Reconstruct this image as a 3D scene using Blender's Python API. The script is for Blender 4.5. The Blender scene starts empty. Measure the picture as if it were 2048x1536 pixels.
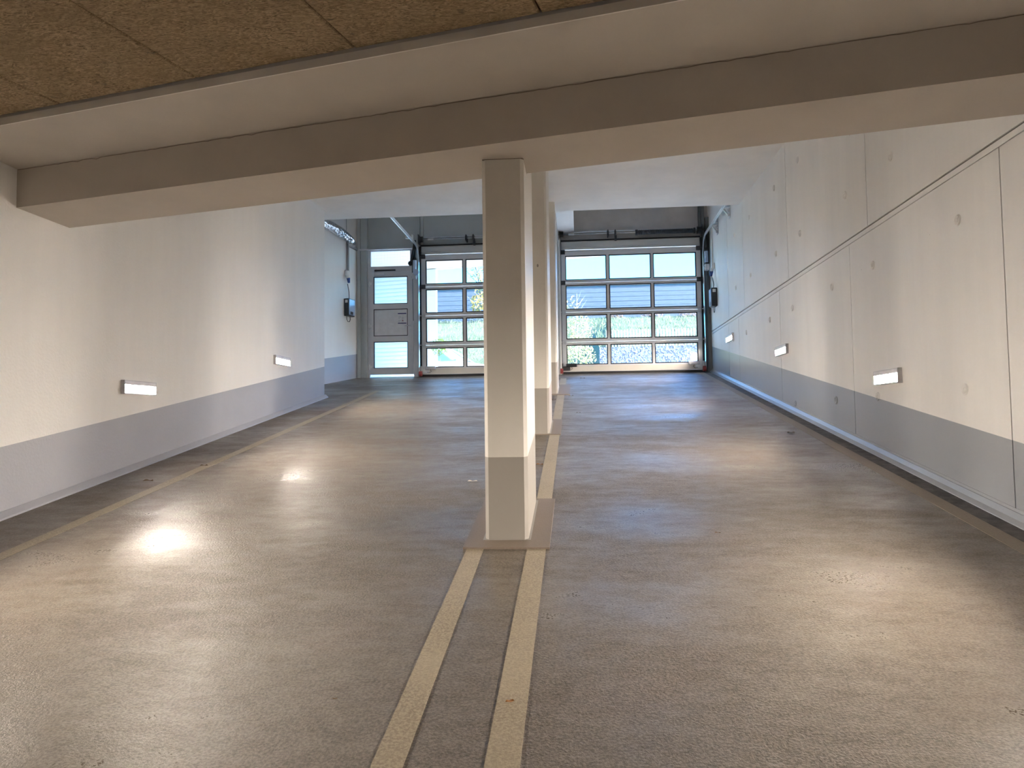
import bpy, bmesh, math, random
from mathutils import Vector, Matrix
random.seed(7)
scene = bpy.context.scene
COL = scene.collection

# ------------------------------------------------------------------ camera
F_PX, YAW, PITCH, ROLL, EYE = 1500.0, .0861, .0519, -.0126, Vector((0, 0, 1.45))
cyw, syw, cpt, spt = math.cos(YAW), math.sin(YAW), math.cos(PITCH), math.sin(PITCH)
fw = Vector((-syw*cpt, cyw*cpt, spt)); r0 = Vector((cyw, syw, 0)); u0 = r0.cross(fw)
Rv = math.cos(ROLL)*r0 + math.sin(ROLL)*u0; Uv = -math.sin(ROLL)*r0 + math.cos(ROLL)*u0
camd = bpy.data.cameras.new('camera'); cam = bpy.data.objects.new('camera', camd); COL.objects.link(cam)
camd.sensor_fit = 'HORIZONTAL'; camd.sensor_width = 36.0; camd.lens = F_PX*36.0/2048.0
camd.clip_start = .05; camd.clip_end = 400
m3 = Matrix((Rv, Uv, -fw)).transposed()
cam.matrix_world = Matrix.Translation(EYE) @ m3.to_4x4()
scene.camera = cam

# ------------------------------------------------------------------ sky, sun, exposure
LAMP_E = 300.0            # emission of the wall lamps
world = bpy.data.worlds.new('sky'); scene.world = world; world.use_nodes = True
wn = world.node_tree; wn.nodes.clear()
wo = wn.nodes.new('ShaderNodeOutputWorld'); wb = wn.nodes.new('ShaderNodeBackground'); sk = wn.nodes.new('ShaderNodeTexSky')
sk.sky_type = 'NISHITA'; sk.sun_disc = False; sk.sun_elevation = math.radians(28); sk.sun_rotation = math.radians(114)
sk.air_density = 1.0; sk.dust_density = .6; sk.ozone_density = 1.5
wb.inputs['Strength'].default_value = .38
tint = wn.nodes.new('ShaderNodeMix'); tint.data_type = 'RGBA'; tint.blend_type = 'MULTIPLY'; tint.inputs[0].default_value = 1; tint.inputs[7].default_value = (.22, .63, .98, 1)
wn.links.new(sk.outputs[0], tint.inputs[6]); wn.links.new(tint.outputs[2], wb.inputs[0]); wn.links.new(wb.outputs[0], wo.inputs[0])
sund = bpy.data.lights.new('sun', 'SUN'); sun = bpy.data.objects.new('sun', sund); COL.objects.link(sun)
sund.energy = 7.0; sund.angle = math.radians(.6); sund.color = (1, .95, .86)
sun.rotation_euler = Vector((-.80, .36, -.45)).to_track_quat('-Z', 'Y').to_euler()
sun.location = (12, 10, 14)
vs = scene.view_settings; vs.view_transform = 'Standard'; vs.look = 'None'; vs.gamma = 1; vs.use_curve_mapping = False
vs.exposure = 2.5

# ------------------------------------------------------------------ key numbers (metres), floor ramp z = S*y
S = .1578; XR = 2.739; XL = -4.151; G = 15.48; ZC = 5.032; ZB = 3.104; ZS = 3.394
B0, BM, BW = 4.234, -.2306, .5896
GZ = 2.443
def fz(y): return S*y if y > -1 else -S

# ------------------------------------------------------------------ material helpers
def nm(name):
    m = bpy.data.materials.new(name); m.use_nodes = True; t = m.node_tree
    return m, t, t.nodes['Principled BSDF'], t.nodes, t.links
def rgb(c): return (c[0], c[1], c[2], 1)
def node(N, kind, **kw):
    n = N.new(kind)
    for k, v in kw.items():
        if k in n.inputs: n.inputs[k].default_value = v
        else: setattr(n, k, v)
    return n
def mth(N, L, op, a, b=None, c=None, clamp=False):
    n = N.new('ShaderNodeMath'); n.operation = op; n.use_clamp = clamp
    for i, v in enumerate((a, b, c)):
        if v is None: continue
        if isinstance(v, (int, float)): n.inputs[i].default_value = v
        else: L.new(v, n.inputs[i])
    return n.outputs[0]
def mixc(N, L, fac, a, b, mode='MIX'):
    n = N.new('ShaderNodeMix'); n.data_type = 'RGBA'; n.blend_type = mode
    for i, v in ((0, fac), (6, a), (7, b)):
        if isinstance(v, (int, float)): n.inputs[i].default_value = v
        elif isinstance(v, (tuple, list)): n.inputs[i].default_value = rgb(v)
        else: L.new(v, n.inputs[i])
    return n.outputs[2]
def noise(N, L, vec, scale, detail=3, rough=.55):
    n = node(N, 'ShaderNodeTexNoise', Scale=scale, Detail=detail, Roughness=rough)
    if vec is not None: L.new(vec, n.inputs['Vector'])
    return n.outputs['Fac']
def mrange(N, L, v, a, b, c, d):
    n = node(N, 'ShaderNodeMapRange'); L.new(v, n.inputs[0])
    for i, x in enumerate((a, b, c, d)): n.inputs[i+1].default_value = x
    return n.outputs[0]
def pos(N): return N.new('ShaderNodeNewGeometry').outputs['Position']
def scaled(N, L, v, sc):
    n = N.new('ShaderNodeMapping'); n.inputs['Scale'].default_value = sc; L.new(v, n.inputs['Vector']); return n.outputs[0]
def bump(N, L, P, h, strength, dist):
    b = node(N, 'ShaderNodeBump', Distance=dist)
    if isinstance(strength, (int, float)): b.inputs['Strength'].default_value = strength
    else: L.new(strength, b.inputs['Strength'])
    L.new(h, b.inputs['Height']); L.new(b.outputs[0], P.inputs['Normal']); return b

def plain(name, c, rough=.5, metal=0, var=.06, scale=9, bs=0, bscale=60, bdist=.002):
    m, t, P, N, L = nm(name); v = pos(N)
    f = noise(N, L, v, scale, 4)
    k = mrange(N, L, f, .3, .7, 0, 1)
    L.new(mixc(N, L, k, tuple(x*(1-var) for x in c), tuple(min(1, x*(1+var)) for x in c)), P.inputs['Base Color'])
    P.inputs['Roughness'].default_value = rough; P.inputs['Metallic'].default_value = metal
    if bs: bump(N, L, P, noise(N, L, v, bscale, 3), bs, bdist)
    return m

def wall_paint(name, white, grey, hs, rough_w=.6, rough_g=.45, pits=True, stip=.15, stip_scale=55, streak=.06):
    """white emulsion above, grey oil paint below a painted edge that runs parallel to the ramp"""
    m, t, P, N, L = nm(name); v = pos(N)
    sp = N.new('ShaderNodeSeparateXYZ'); L.new(v, sp.inputs[0])
    h = mth(N, L, 'SUBTRACT', sp.outputs[2], mth(N, L, 'MULTIPLY', sp.outputs[1], S))
    isg = mth(N, L, 'LESS_THAN', h, hs)
    st = noise(N, L, scaled(N, L, v, (1.6, 1.6, .22)), 1.8, 6, .65)
    cl = noise(N, L, v, 1.1, 3)
    w = mixc(N, L, mrange(N, L, st, .3, .75, 0, 1), white, tuple(x*(1-streak*1.6) for x in white))
    w = mixc(N, L, mrange(N, L, cl, .35, .7, 0, streak*2), w, tuple(x*.85 for x in white))
    g = mixc(N, L, mrange(N, L, cl, .3, .7, 0, 1), grey, tuple(x*.92 for x in grey))
    c = mixc(N, L, isg, w, g)
    if pits:
        vo = node(N, 'ShaderNodeTexVoronoi', Scale=5.0, Randomness=1.0); L.new(scaled(N, L, v, (1, 1, .55)), vo.inputs['Vector'])
        vc = N.new('ShaderNodeSeparateColor'); L.new(vo.outputs['Color'], vc.inputs[0])
        rad = mth(N, L, 'MULTIPLY', mth(N, L, 'POWER', vc.outputs[0], 4.0), .08)
        hit = mth(N, L, 'LESS_THAN', vo.outputs['Distance'], rad)
        c = mixc(N, L, mth(N, L, 'MULTIPLY', hit, .75), c, (.10, .09, .08))
    L.new(c, P.inputs['Base Color'])
    L.new(mth(N, L, 'ADD', mth(N, L, 'MULTIPLY', isg, rough_g-rough_w), rough_w), P.inputs['Roughness'])
    bump(N, L, P, noise(N, L, v, stip_scale, 3), stip, .004)
    return m

M = {}
M['wall_r'] = wall_paint('painted_concrete_panel', (.86, .845, .82), (.365, .385, .415), .5105, .62, .32, True, .10, 45, .05)
M['wall_l'] = wall_paint('painted_rough_render', (.86, .845, .82), (.43, .435, .475), .5183, .7, .5, False, .55, 48, .04)
M['wall_rec'] = wall_paint('painted_recess_render', (.86, .845, .82), (.43, .435, .475), .505, .7, .5, False, .35, 48, .035)
M['column'] = wall_paint('painted_column', (.78, .75, .69), (.37, .345, .31), .515, .5, .42, True, .06, 40, .03)
M['white_conc'] = plain('white_painted_concrete', (.87, .855, .83), .65, 0, .04, 2.2, .12, 40, .003)
M['soffit'] = plain('cream_soffit_paint', (.66, .61, .545), .6, 0, .05, 1.6, .10, 60, .003)
M['beam'] = plain('cream_beam_paint', (.57, .515, .45), .62, 0, .05, 1.6, .12, 60, .003)
M['trim'] = plain('pale_edge_trim', (.88, .85, .80), .35, 0, .03, 3)
M['seam'] = plain('dark_seam', (.24, .20, .155), .8)
M['groove'] = plain('groove_concrete', (.17, .165, .155), .9)
M['lintel_conc'] = plain('raw_concrete', (.52, .49, .46), .8, 0, .10, 3, .2, 30)
M['green_panel'] = plain('grey_green_panel', (.50, .53, .52), .5, 0, .05, 2)
M['grey_frame'] = plain('silver_grey_aluminium', (.66, .65, .66), .38, .12, .03, 4)
M['gate_frame'] = plain('natural_aluminium', (.70, .70, .71), .34, .2, .03, 4)
M['lintel_panel'] = plain('ribbed_grey_panel', (.62, .62, .60), .45, .1, .03, 4)
M['cream_panel'] = plain('cream_bottom_rail', (.68, .64, .58), .4, .1, .03, 4)
M['dark_frame'] = plain('dark_steel_post', (.14, .15, .15), .45, .3, .06, 3)
M['rubber'] = plain('black_rubber', (.015, .014, .016), .6)
M['black'] = plain('black_plastic', (.02, .022, .026), .35)
M['zinc'] = plain('galvanised_steel', (.62, .63, .64), .28, .85, .10, 14)
M['steel_dark'] = plain('oiled_steel', (.07, .07, .075), .4, .7)
M['spring'] = plain('black_spring_steel', (.05, .053, .06), .35, .6)
M['red'] = plain('red_plastic', (.30, .05, .05), .5)
M['blue'] = plain('blue_plug_plastic', (.02, .05, .22), .4)
M['white_plastic'] = plain('white_plastic', (.78, .78, .76), .4)
M['blue_face'] = plain('pale_blue_cover', (.45, .55, .72), .2)
M['door_panel'] = plain('grey_white_panel', (.75, .74, .75), .45)
M['sign_white'] = plain('white_paper', (.75, .75, .76), .5)
M['sign_ink'] = plain('dark_blue_ink', (.05, .06, .18), .5)
M['sign_grey'] = plain('grey_ink', (.38, .38, .42), .5)
M['cable'] = plain('grey_cable', (.10, .10, .11), .5)
M['conduit'] = plain('grey_cable_duct', (.33, .335, .34), .5)
M['lamp_frame'] = plain('lamp_grey_metal', (.60, .59, .62), .4, .4)
M['louvre'] = plain('lamp_louvre_grey', (.34, .335, .36), .5)
M['hood'] = plain('lamp_hood_white', (.74, .73, .76), .5)
M['leaf_dead'] = plain('dry_leaf', (.16, .10, .05), .7)
M['leaf_orange'] = plain('orange_leaf', (.42, .20, .06), .7)
M['leaf_pale'] = plain('pale_paper_scrap', (.70, .64, .56), .7)
def foil():
    m, t, P, N, L = nm('silver_foil'); v = pos(N)
    P.inputs['Base Color'].default_value = (.72, .73, .75, 1); P.inputs['Metallic'].default_value = 1; P.inputs['Roughness'].default_value = .24
    vo = node(N, 'ShaderNodeTexVoronoi', Scale=26.0); L.new(scaled(N, L, v, (1, .6, 1)), vo.inputs['Vector'])
    bump(N, L, P, vo.outputs['Distance'], .9, .02); return m
M['foil'] = foil()
def emit(name, c, e):
    m, t, P, N, L = nm(name); P.inputs['Base Color'].default_value = (.8, .8, .8, 1)
    P.inputs['Emission Color'].default_value = rgb(c); P.inputs['Emission Strength'].default_value = e; return m
M['lamp_glow'] = emit('lamp_diffuser', (1, .88, .755), LAMP_E)

def floor_mat():
    m, t, P, N, L = nm('gritted_floor_coating'); v = pos(N)
    big = noise(N, L, scaled(N, L, v, (.55, 1.3, 1)), 1.0, 8, .68)          # worn, damp drifts
    mid = noise(N, L, scaled(N, L, v, (1, 1.7, 1)), 6.0, 6, .68); mot = noise(N, L, v, 22, 4, .65)
    grit = noise(N, L, v, 95, 3, .65); fine = noise(N, L, v, 300, 2)
    wet = mrange(N, L, mth(N, L, 'ADD', mth(N, L, 'MULTIPLY', big, .72), mth(N, L, 'MULTIPLY', mid, .28)), .40, .61, 0, .92)
    c = mixc(N, L, wet, (.128, .099, .071), (.222, .184, .142))
    c = mixc(N, L, mrange(N, L, mot, .35, .65, 0, .5), c, (.10, .08, .06))
    red = mrange(N, L, noise(N, L, v, 1.7, 3), .55, .75, 0, .35)
    c = mixc(N, L, red, c, (.165, .105, .078))
    gk = mrange(N, L, grit, .36, .64, 0, 1)
    c = mixc(N, L, .38, c, mixc(N, L, gk, (.04, .032, .024), (.42, .365, .30)))
    L.new(c, P.inputs['Base Color'])
    L.new(mth(N, L, 'ADD', mth(N, L, 'ADD', mth(N, L, 'MULTIPLY', wet, -.30), .52), mth(N, L, 'MULTIPLY', gk, .08)), P.inputs['Roughness'])
    L.new(mth(N, L, 'ADD', mth(N, L, 'MULTIPLY', wet, .5), .5), P.inputs['Specular IOR Level'])
    h = mth(N, L, 'ADD', mth(N, L, 'MULTIPLY', grit, .8), mth(N, L, 'ADD', mth(N, L, 'MULTIPLY', mot, .5), mth(N, L, 'MULTIPLY', fine, .2)))
    bump(N, L, P, h, mth(N, L, 'ADD', mth(N, L, 'MULTIPLY', wet, -.5), .8), .007)      # the damp film levels the grit
    return m
M['floor'] = floor_mat()
def line_mat(name, c, wear=.45):
    m, t, P, N, L = nm(name); v = pos(N)
    g = noise(N, L, v, 95, 3, .65); w = noise(N, L, v, 2.4, 5)
    k = mth(N, L, 'MULTIPLY', mrange(N, L, g, .40, .62, 1, 0), mrange(N, L, w, .3, .7, wear*.5, wear*1.4), clamp=True)
    L.new(mixc(N, L, k, c, (.22, .175, .13)), P.inputs['Base Color']); P.inputs['Roughness'].default_value = .55
    bump(N, L, P, g, .35, .005); return m
M['line'] = line_mat('worn_cream_marking', (.46, .395, .285), .55)
M['line_faint'] = line_mat('faded_cream_marking', (.30, .25, .185), .5)
M['patch'] = line_mat('smooth_pinkish_patch', (.255, .205, .168), .4)
M['gutter'] = plain('dirty_gutter', (.10, .09, .085), .65, 0, .6, 9, .9, 24, .012)
def boards_mat():
    m, t, P, N, L = nm('wood_wool_board'); v = pos(N)
    w = node(N, 'ShaderNodeTexNoise', Scale=24, Detail=6, Roughness=.72, Distortion=3.0); L.new(scaled(N, L, v, (.6, 1.7, 1)), w.inputs['Vector'])
    f = w.outputs['Fac']; b = noise(N, L, v, 3.2, 4)
    c = mixc(N, L, mrange(N, L, f, .38, .60, 0, 1), (.15, .098, .048), (.68, .51, .31))
    c = mixc(N, L, mrange(N, L, b, .35, .7, 0, .5), c, (.34, .25, .13))
    ho = noise(N, L, v, 14, 2); c = mixc(N, L, mrange(N, L, ho, .68, .76, 0, .6), c, (.09, .085, .06))
    L.new(c, P.inputs['Base Color']); P.inputs['Roughness'].default_value = .9
    bump(N, L, P, f, .8, .012); return m
M['board'] = boards_mat()
def pane_mat(name, dots=True, tint=(.97, .99, 1.0), k=.34):
    """clear acrylic double pane with a fine stamped dot grid"""
    m = bpy.data.materials.new(name); m.use_nodes = True; t = m.node_tree; N = t.nodes; L = t.links; N.clear()
    o = N.new('ShaderNodeOutputMaterial'); tr = N.new('ShaderNodeBsdfTransparent'); tr.inputs[0].default_value = rgb(tint)
    gl = N.new('ShaderNodeBsdfGlossy'); gl.inputs['Roughness'].default_value = .08
    df = N.new('ShaderNodeBsdfDiffuse'); df.inputs[0].default_value = (.30, .36, .44, 1)
    mx = N.new('ShaderNodeMixShader'); mx.inputs[0].default_value = .05; L.new(tr.outputs[0], mx.inputs[1]); L.new(gl.outputs[0], mx.inputs[2])
    out = mx.outputs[0]
    if dots:
        sp = N.new('ShaderNodeSeparateXYZ'); L.new(pos(N), sp.inputs[0])
        p = .036; K = 2*math.pi/p
        a = mth(N, L, 'SINE', mth(N, L, 'MULTIPLY', mth(N, L, 'ADD', sp.outputs[0], sp.outputs[2]), K*.7071))
        b = mth(N, L, 'SINE', mth(N, L, 'MULTIPLY', mth(N, L, 'SUBTRACT', sp.outputs[0], sp.outputs[2]), K*.7071))
        d = mth(N, L, 'GREATER_THAN', mth(N, L, 'MULTIPLY', a, b), .35)
        m2 = N.new('ShaderNodeMixShader'); L.new(mth(N, L, 'MULTIPLY', d, k), m2.inputs[0]); L.new(out, m2.inputs[1]); L.new(df.outputs[0], m2.inputs[2]); out = m2.outputs[0]
    L.new(out, o.inputs[0]); return m
M['pane'] = pane_mat('dotted_acrylic_pane')
M['glass'] = pane_mat('clear_pane', False)

# ------------------------------------------------------------------ mesh helpers
class MB:
    def __init__(s): s.bm = bmesh.new()
    def box(s, x0, x1, y0, y1, z0, z1):
        vs = [s.bm.verts.new((x, y, z)) for x in (x0, x1) for y in (y0, y1) for z in (z0, z1)]
        for f in ((0, 1, 3, 2), (4, 6, 7, 5), (0, 4, 5, 1), (2, 3, 7, 6), (0, 2, 6, 4), (1, 5, 7, 3)): s.bm.faces.new([vs[i] for i in f])
        return s
    def prism(s, poly, z0, z1):
        """poly of (x,y); z0,z1 number or function of (x,y)"""
        g = lambda z, p: z(*p) if callable(z) else z
        a = [s.bm.verts.new((p[0], p[1], g(z0, p))) for p in poly]; b = [s.bm.verts.new((p[0], p[1], g(z1, p))) for p in poly]
        n = len(poly); s.bm.faces.new(a[::-1]); s.bm.faces.new(b)
        for i in range(n): s.bm.faces.new((a[i], a[(i+1) % n], b[(i+1) % n], b[i]))
        return s
    def sweep(s, prof, ax, a0, a1, f=None):
        """profile of 2d points swept; ax 'y': prof=(x,dz) and z offset by f(y)"""
        r = []
        for y in (a0, a1):
            o = f(y) if f else 0
            r.append([s.bm.verts.new((p[0], y, p[1]+o)) for p in prof])
        n = len(prof); s.bm.faces.new(r[0]); s.bm.faces.new(r[1][::-1])
        for i in range(n): s.bm.faces.new((r[0][i], r[1][i], r[1][(i+1) % n], r[0][(i+1) % n]))
        return s
    def tube(s, pts, r, seg=10, cap=True):
        pts = [Vector(p) for p in pts]; rs = r if isinstance(r, (list, tuple)) else [r]*len(pts); rings = []
        n = None
        for i, p in enumerate(pts):
            d = (pts[min(i+1, len(pts)-1)]-pts[max(i-1, 0)]).normalized()
            if n is None:
                n = d.cross(Vector((0, 0, 1)));
                if n.length < .05: n = d.cross(Vector((0, 1, 0)))
            n = (n - d*n.dot(d)).normalized(); b = d.cross(n)
            rings.append([s.bm.verts.new(p+(n*math.cos(k*2*math.pi/seg)+b*math.sin(k*2*math.pi/seg))*rs[i]) for k in range(seg)])
        for a, b in zip(rings, rings[1:]):
            for k in range(seg): s.bm.faces.new((a[k], a[(k+1) % seg], b[(k+1) % seg], b[k]))
        if cap: s.bm.faces.new(rings[0][::-1]); s.bm.faces.new(rings[-1])
        return s
    def cyl(s, a, b, r, seg=14, r2=None): return s.tube([a, b], [r, r if r2 is None else r2], seg)
    def beam(s, a, b, w, h):
        """rectangular bar from a to b, w sideways, h upright-ish"""
        a, b = Vector(a), Vector(b); d = (b-a).normalized(); n = d.cross(Vector((0, 0, 1)))
        if n.length < .05: n = Vector((1, 0, 0))
        n.normalize(); u = n.cross(d)
        vs = [s.bm.verts.new(p+n*i*w/2+u*j*h/2) for p in (a, b) for i in (-1, 1) for j in (-1, 1)]
        for f in ((0, 1, 3, 2), (4, 6, 7, 5), (0, 4, 5, 1), (2, 3, 7, 6), (0, 2, 6, 4), (1, 5, 7, 3)): s.bm.faces.new([vs[i] for i in f])
        return s
    def quad(s, *p): s.bm.faces.new([s.bm.verts.new(q) for q in p]); return s
    def bevel(s, w, seg=2):
        bmesh.ops.bevel(s.bm, geom=[e for e in s.bm.edges], offset=w, segments=seg, affect='EDGES', profile=.6); return s
def link(o, parent=None):
    COL.objects.link(o)
    if parent is not None: o.parent = parent
    return o
def wloc(o):
    v = Vector((0, 0, 0))
    while o is not None: v += o.location; o = o.parent
    return v
def ob(name, mb, mat, parent=None, smooth=False, stuff=False, loc=None):
    bm = mb.bm if isinstance(mb, MB) else mb
    bmesh.ops.recalc_face_normals(bm, faces=bm.faces)
    off = wloc(parent) if parent else (Vector(loc) if loc else Vector((0, 0, 0)))
    if off.length: bmesh.ops.translate(bm, verts=bm.verts, vec=-off)
    me = bpy.data.meshes.new(name); bm.to_mesh(me); bm.free()
    if smooth:
        for p in me.polygons: p.use_smooth = True
    me.materials.append(M[mat] if isinstance(mat, str) else mat)
    o = bpy.data.objects.new(name, me)
    if loc and not parent: o.location = loc
    if stuff: o['kind'] = 'stuff'
    return link(o, parent)
def tag(o, label, cat=None, group=None, kind=None):
    o['label'] = label
    if cat: o['category'] = cat
    if group: o['group'] = group
    if kind: o['kind'] = kind
    return o
def thing(name, loc, label, cat, group=None, kind=None):
    o = bpy.data.objects.new(name, None); o.empty_display_size = .1; o.location = loc; link(o)
    return tag(o, label, cat, group, kind)
def copy_tree(o, parent=None):
    c = o.copy(); COL.objects.link(c); c.parent = parent
    for ch in [k for k in bpy.data.objects if k.parent == o]: copy_tree(ch, c)
    return c
def struct(name, mb, mat, label, cat='structure', **k):
    return tag(ob(name, mb, mat, **k), label, cat, kind='structure')

# ================================================================== the setting
bl = lambda x, o=0: B0+o+BM*x            # beam front line y(x)
tl = lambda x: 3.55-.2355*x              # edge of the insulation boards
XA, XB = -5.6, 3.0
fm = MB().prism([(-6.2, -9), (XR+.02, -9), (XR+.02, -1), (-6.2, -1)], -.6, -S)
fm.prism([(-6.2, -1), (XR+.02, -1), (XR+.02, 15.62), (-6.2, 15.62)], lambda x, y: fz(y)-.4, lambda x, y: S*y)
flo = struct('floor', fm, 'floor', 'brown gritted concrete ramp floor sloping up to the gates', 'floor')
def strip(name, x0, x1, y0, y1, mat, parent, h=.003):
    return ob(name, MB().prism([(x0, y0), (x1, y0), (x1, y1), (x0, y1)], lambda x, y: S*y+.0004, lambda x, y: S*y+h), mat, parent)
strip('gutter_strip', 2.548, 2.69, -.9, 15.35, 'gutter', flo, .002)
for nme, a, b, h in (('floor_patch', 4.46, 5.57, .012), ('floor_patch', 8.31, 9.38, .010), ('floor_patch', 11.93, 13.09, .010)):
    strip(nme, -.69, -.175 if a < 5 else -.185, a, b, 'patch', flo, h)
strip('floor_patch', -.29, -.11, 11.95, 13.38, 'patch', flo, .012)

struct('wall_left', MB().prism([(XL, -9), (XL, 12.06), (-5.6, 12.06), (-5.6, -9)], -.8, ZC+.1), 'wall_l',
       'white rendered wall along the left lane with grey painted base', 'wall')
def rx(y): return -4.895+(y-14.313)*.2485
struct('wall_recess', MB().prism([(rx(12.06), 12.06), (rx(15.62), 15.62), (rx(15.62)-.5, 15.62), (rx(12.06)-.5, 12.06)], 1.6, 6.25), 'wall_rec',
       'slanted white recess wall beside the pedestrian door', 'wall')
# right wall: cast panels with recessed joints on a backing slab
wr = struct('wall_right', MB().prism([(XR+.012, -9), (XR+.3, -9), (XR+.3, 15.62), (XR+.012, 15.62)], -.8, 6.25), 'groove',
            'white concrete wall along the right lane with cast panel joints', 'wall')
gp = .005
def panel(y0, y1, z0, z1):
    y0 += gp; y1 -= gp
    lo = (lambda x, y: fz(y)+.0) if z0 is None else z0
    ob('concrete_panel', MB().prism([(XR, y0), (XR+.03, y0), (XR+.03, y1), (XR, y1)], lo, z1), 'wall_r', wr)
lowj = [-9, -3.0, -.35, 2.33, 5.01, 7.69, 10.30, 12.86, 13.70, 15.6]
upj = [-.7, 1.93, 4.56, 7.20, 9.84, 12.39, 13.65, 15.6]
for a, b in zip(lowj, lowj[1:]): panel(a, b, None, 3.186)
ob('joint_band', MB().box(XR+.002, XR+.03, -9, 15.6, 3.194, 3.236), 'wall_r', wr)
for a, b in zip(upj, upj[1:]): panel(a, b, 3.250, 6.2)
def ring_mesh():
    mb = MB(); prof = [(.042, 0), (.038, .010), (.031, .011), (.027, .0012), (.017, .0012), (.014, .009), (0, .010)]
    seg = 18; rings = [[mb.bm.verts.new((-h, r*math.cos(k*2*math.pi/seg), r*math.sin(k*2*math.pi/seg))) for k in range(seg)] for r, h in prof[:-1]]
    for a, b in zip(rings, rings[1:]):
        for k in range(seg): mb.bm.faces.new((a[k], a[(k+1) % seg], b[(k+1) % seg], b[k]))
    c = mb.bm.verts.new((-prof[-1][1], 0, 0))
    for k in range(seg): mb.bm.faces.new((rings[-1][k], rings[-1][(k+1) % seg], c))
    bmesh.ops.recalc_face_normals(mb.bm, faces=mb.bm.faces)
    me = bpy.data.meshes.new('tie_hole_cap'); mb.bm.to_mesh(me); mb.bm.free(); me.materials.append(M['wall_r'])
    for p in me.polygons: p.use_smooth = True
    return me
rm = ring_mesh()
lowy = [2.9, 4.45, 5.56, 7.11, 8.22, 9.71, 10.82, 12.3, 13.3]; upy = [5.1, 6.64, 7.75, 9.29, 10.40, 11.9, 13.0]
for ys, z in ((lowy, 2.86), ([y for y in lowy if y < 10], 1.648), (upy, 3.71), ([y for y in upy if y > 9], 4.62)):
    for y in ys:
        o = bpy.data.objects.new('tie_hole_cap', rm); o.location = (XR, y, z); link(o, wr)
# coved bases
struct('baseboard_right', MB().sweep([(XR+.01, .085), (XR-.004, .085), (XR-.006, .066), (XR-.012, .063), (XR-.030, .028), (XR-.062, .008), (XR-.064, 0), (XR+.01, 0)], 'y', -.9, 15.4, fz),
       M['wall_r'], 'grey coved skirting along the right wall', 'skirting')
struct('baseboard_left', MB().sweep([(XL-.01, .05), (XL+.006, .05), (XL+.045, .012), (XL+.05, 0), (XL-.01, 0)], 'y', -.9, 12.11, fz),
       M['wall_l'], 'grey coved skirting along the left wall', 'skirting')
# ceilings
cm = MB().prism([(-6, bl(-6, BW)-.05), (XB, bl(XB, BW)-.05), (XB, 12.6), (-6, 12.6)], ZC, 5.35); cm.box(-6, XB, 12.3, 12.6, ZC+.1, 6.3)
struct('ceiling', cm, 'white_conc', 'high white concrete ceiling between the beam and the gates', 'ceiling')
struct('ceiling_gate_bay', MB().box(-6.2, XB, 12.5, 15.9, 6.2, 6.45), 'white_conc', 'raised white ceiling over the gate bay', 'ceiling')
struct('ceiling_gate_beam', MB().box(-.372, -.004, 12.55, 15.52, 5.385, 6.25), 'white_conc', 'white concrete downstand between the two gates', 'beam')
bmB = MB().prism([(-5.6, bl(-5.6)), (XB, bl(XB)), (XB, bl(XB, BW)), (-5.6, bl(-5.6, BW))], ZB, 5.35)
beam = struct('ceiling_beam', bmB, 'beam', 'wide cream concrete beam crossing the ceiling above the columns', 'beam')
struct('ceiling_soffit', MB().prism([(-5.6, tl(-5.6)), (XB, tl(XB)), (XB, bl(XB)+.05), (-5.6, bl(-5.6)+.05)], ZS, 3.75), 'soffit',
       'cream painted soffit strip between beam and insulation boards', 'ceiling')
struct('trim_1', MB().prism([(-5.6, tl(-5.6)-.006), (XB, tl(XB)-.006), (XB, tl(XB)+.004), (-5.6, tl(-5.6)+.004)], ZS-.003, 3.438), 'trim',
       'pale edge strip along the insulation boards', 'trim')
# wavy paint seam where the beam meets the soffit
sm = MB(); pts = []
for i in range(161):
    x = -4.14+i*(6.87/160); pts.append((x, bl(x)-.001, ZS-.004-.006*abs(math.sin(i*.83)+.6*math.sin(i*2.3))*random.random()))
sm.tube(pts, .0024, 5); ob('paint_seam', sm, 'seam', beam)
cs = struct('ceiling_low', MB().prism([(-5.6, -9), (XB, -9), (XB, tl(XB)-.012), (-5.6, tl(-5.6)-.012)], 3.50, 3.75), 'groove',
            'low ceiling clad with brown wood wool insulation boards', 'ceiling')
# boards laid square to the beam, numbers along the edge from the photo
ed = Vector((1, -.2355, 0)).normalized(); pd = Vector((-.2355, -1, 0)).normalized()
E0 = Vector((-1.14, tl(-1.14), 0)); bw_, bl_ = 1.028, 2.03
def board_mesh(w, l):
    mb = MB().box(0, w, 0, l, 0, .05); bmesh.ops.bevel(mb.bm, geom=[e for e in mb.bm.edges if all(v.co.z < .01 for v in e.verts)], offset=.006, segments=1, affect='EDGES')
    bmesh.ops.recalc_face_normals(mb.bm, faces=mb.bm.faces)
    me = bpy.data.meshes.new('insulation_board'); mb.bm.to_mesh(me); mb.bm.free(); me.materials.append(M['board']); return me
bme = board_mesh(bw_-.008, bl_-.008)
ang = math.atan2(pd.x, -pd.y)   # rotation so local y -> pd, local x -> -ed
for i in range(-5, 6):
    for j in range(0, 6):
        p = E0+ed*(bw_*(i+1)-.004)+pd*(bl_*j+.014)
        if p.x < -4.9 or p.x-bw_ > XR+.3 or p.y < -8.2: continue
        o = bpy.data.objects.new('insulation_board', bme); o.location = (p.x, p.y, 3.447+.003*random.random())
        o.rotation_euler = (0, 0, math.atan2(pd.y, pd.x)-math.pi/2); link(o, cs)
struct('wall_back', MB().box(-5.6, XB, -9.2, -9, -.6, 3.75), 'white_conc', 'plain white wall at the low end of the garage', 'wall')
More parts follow.
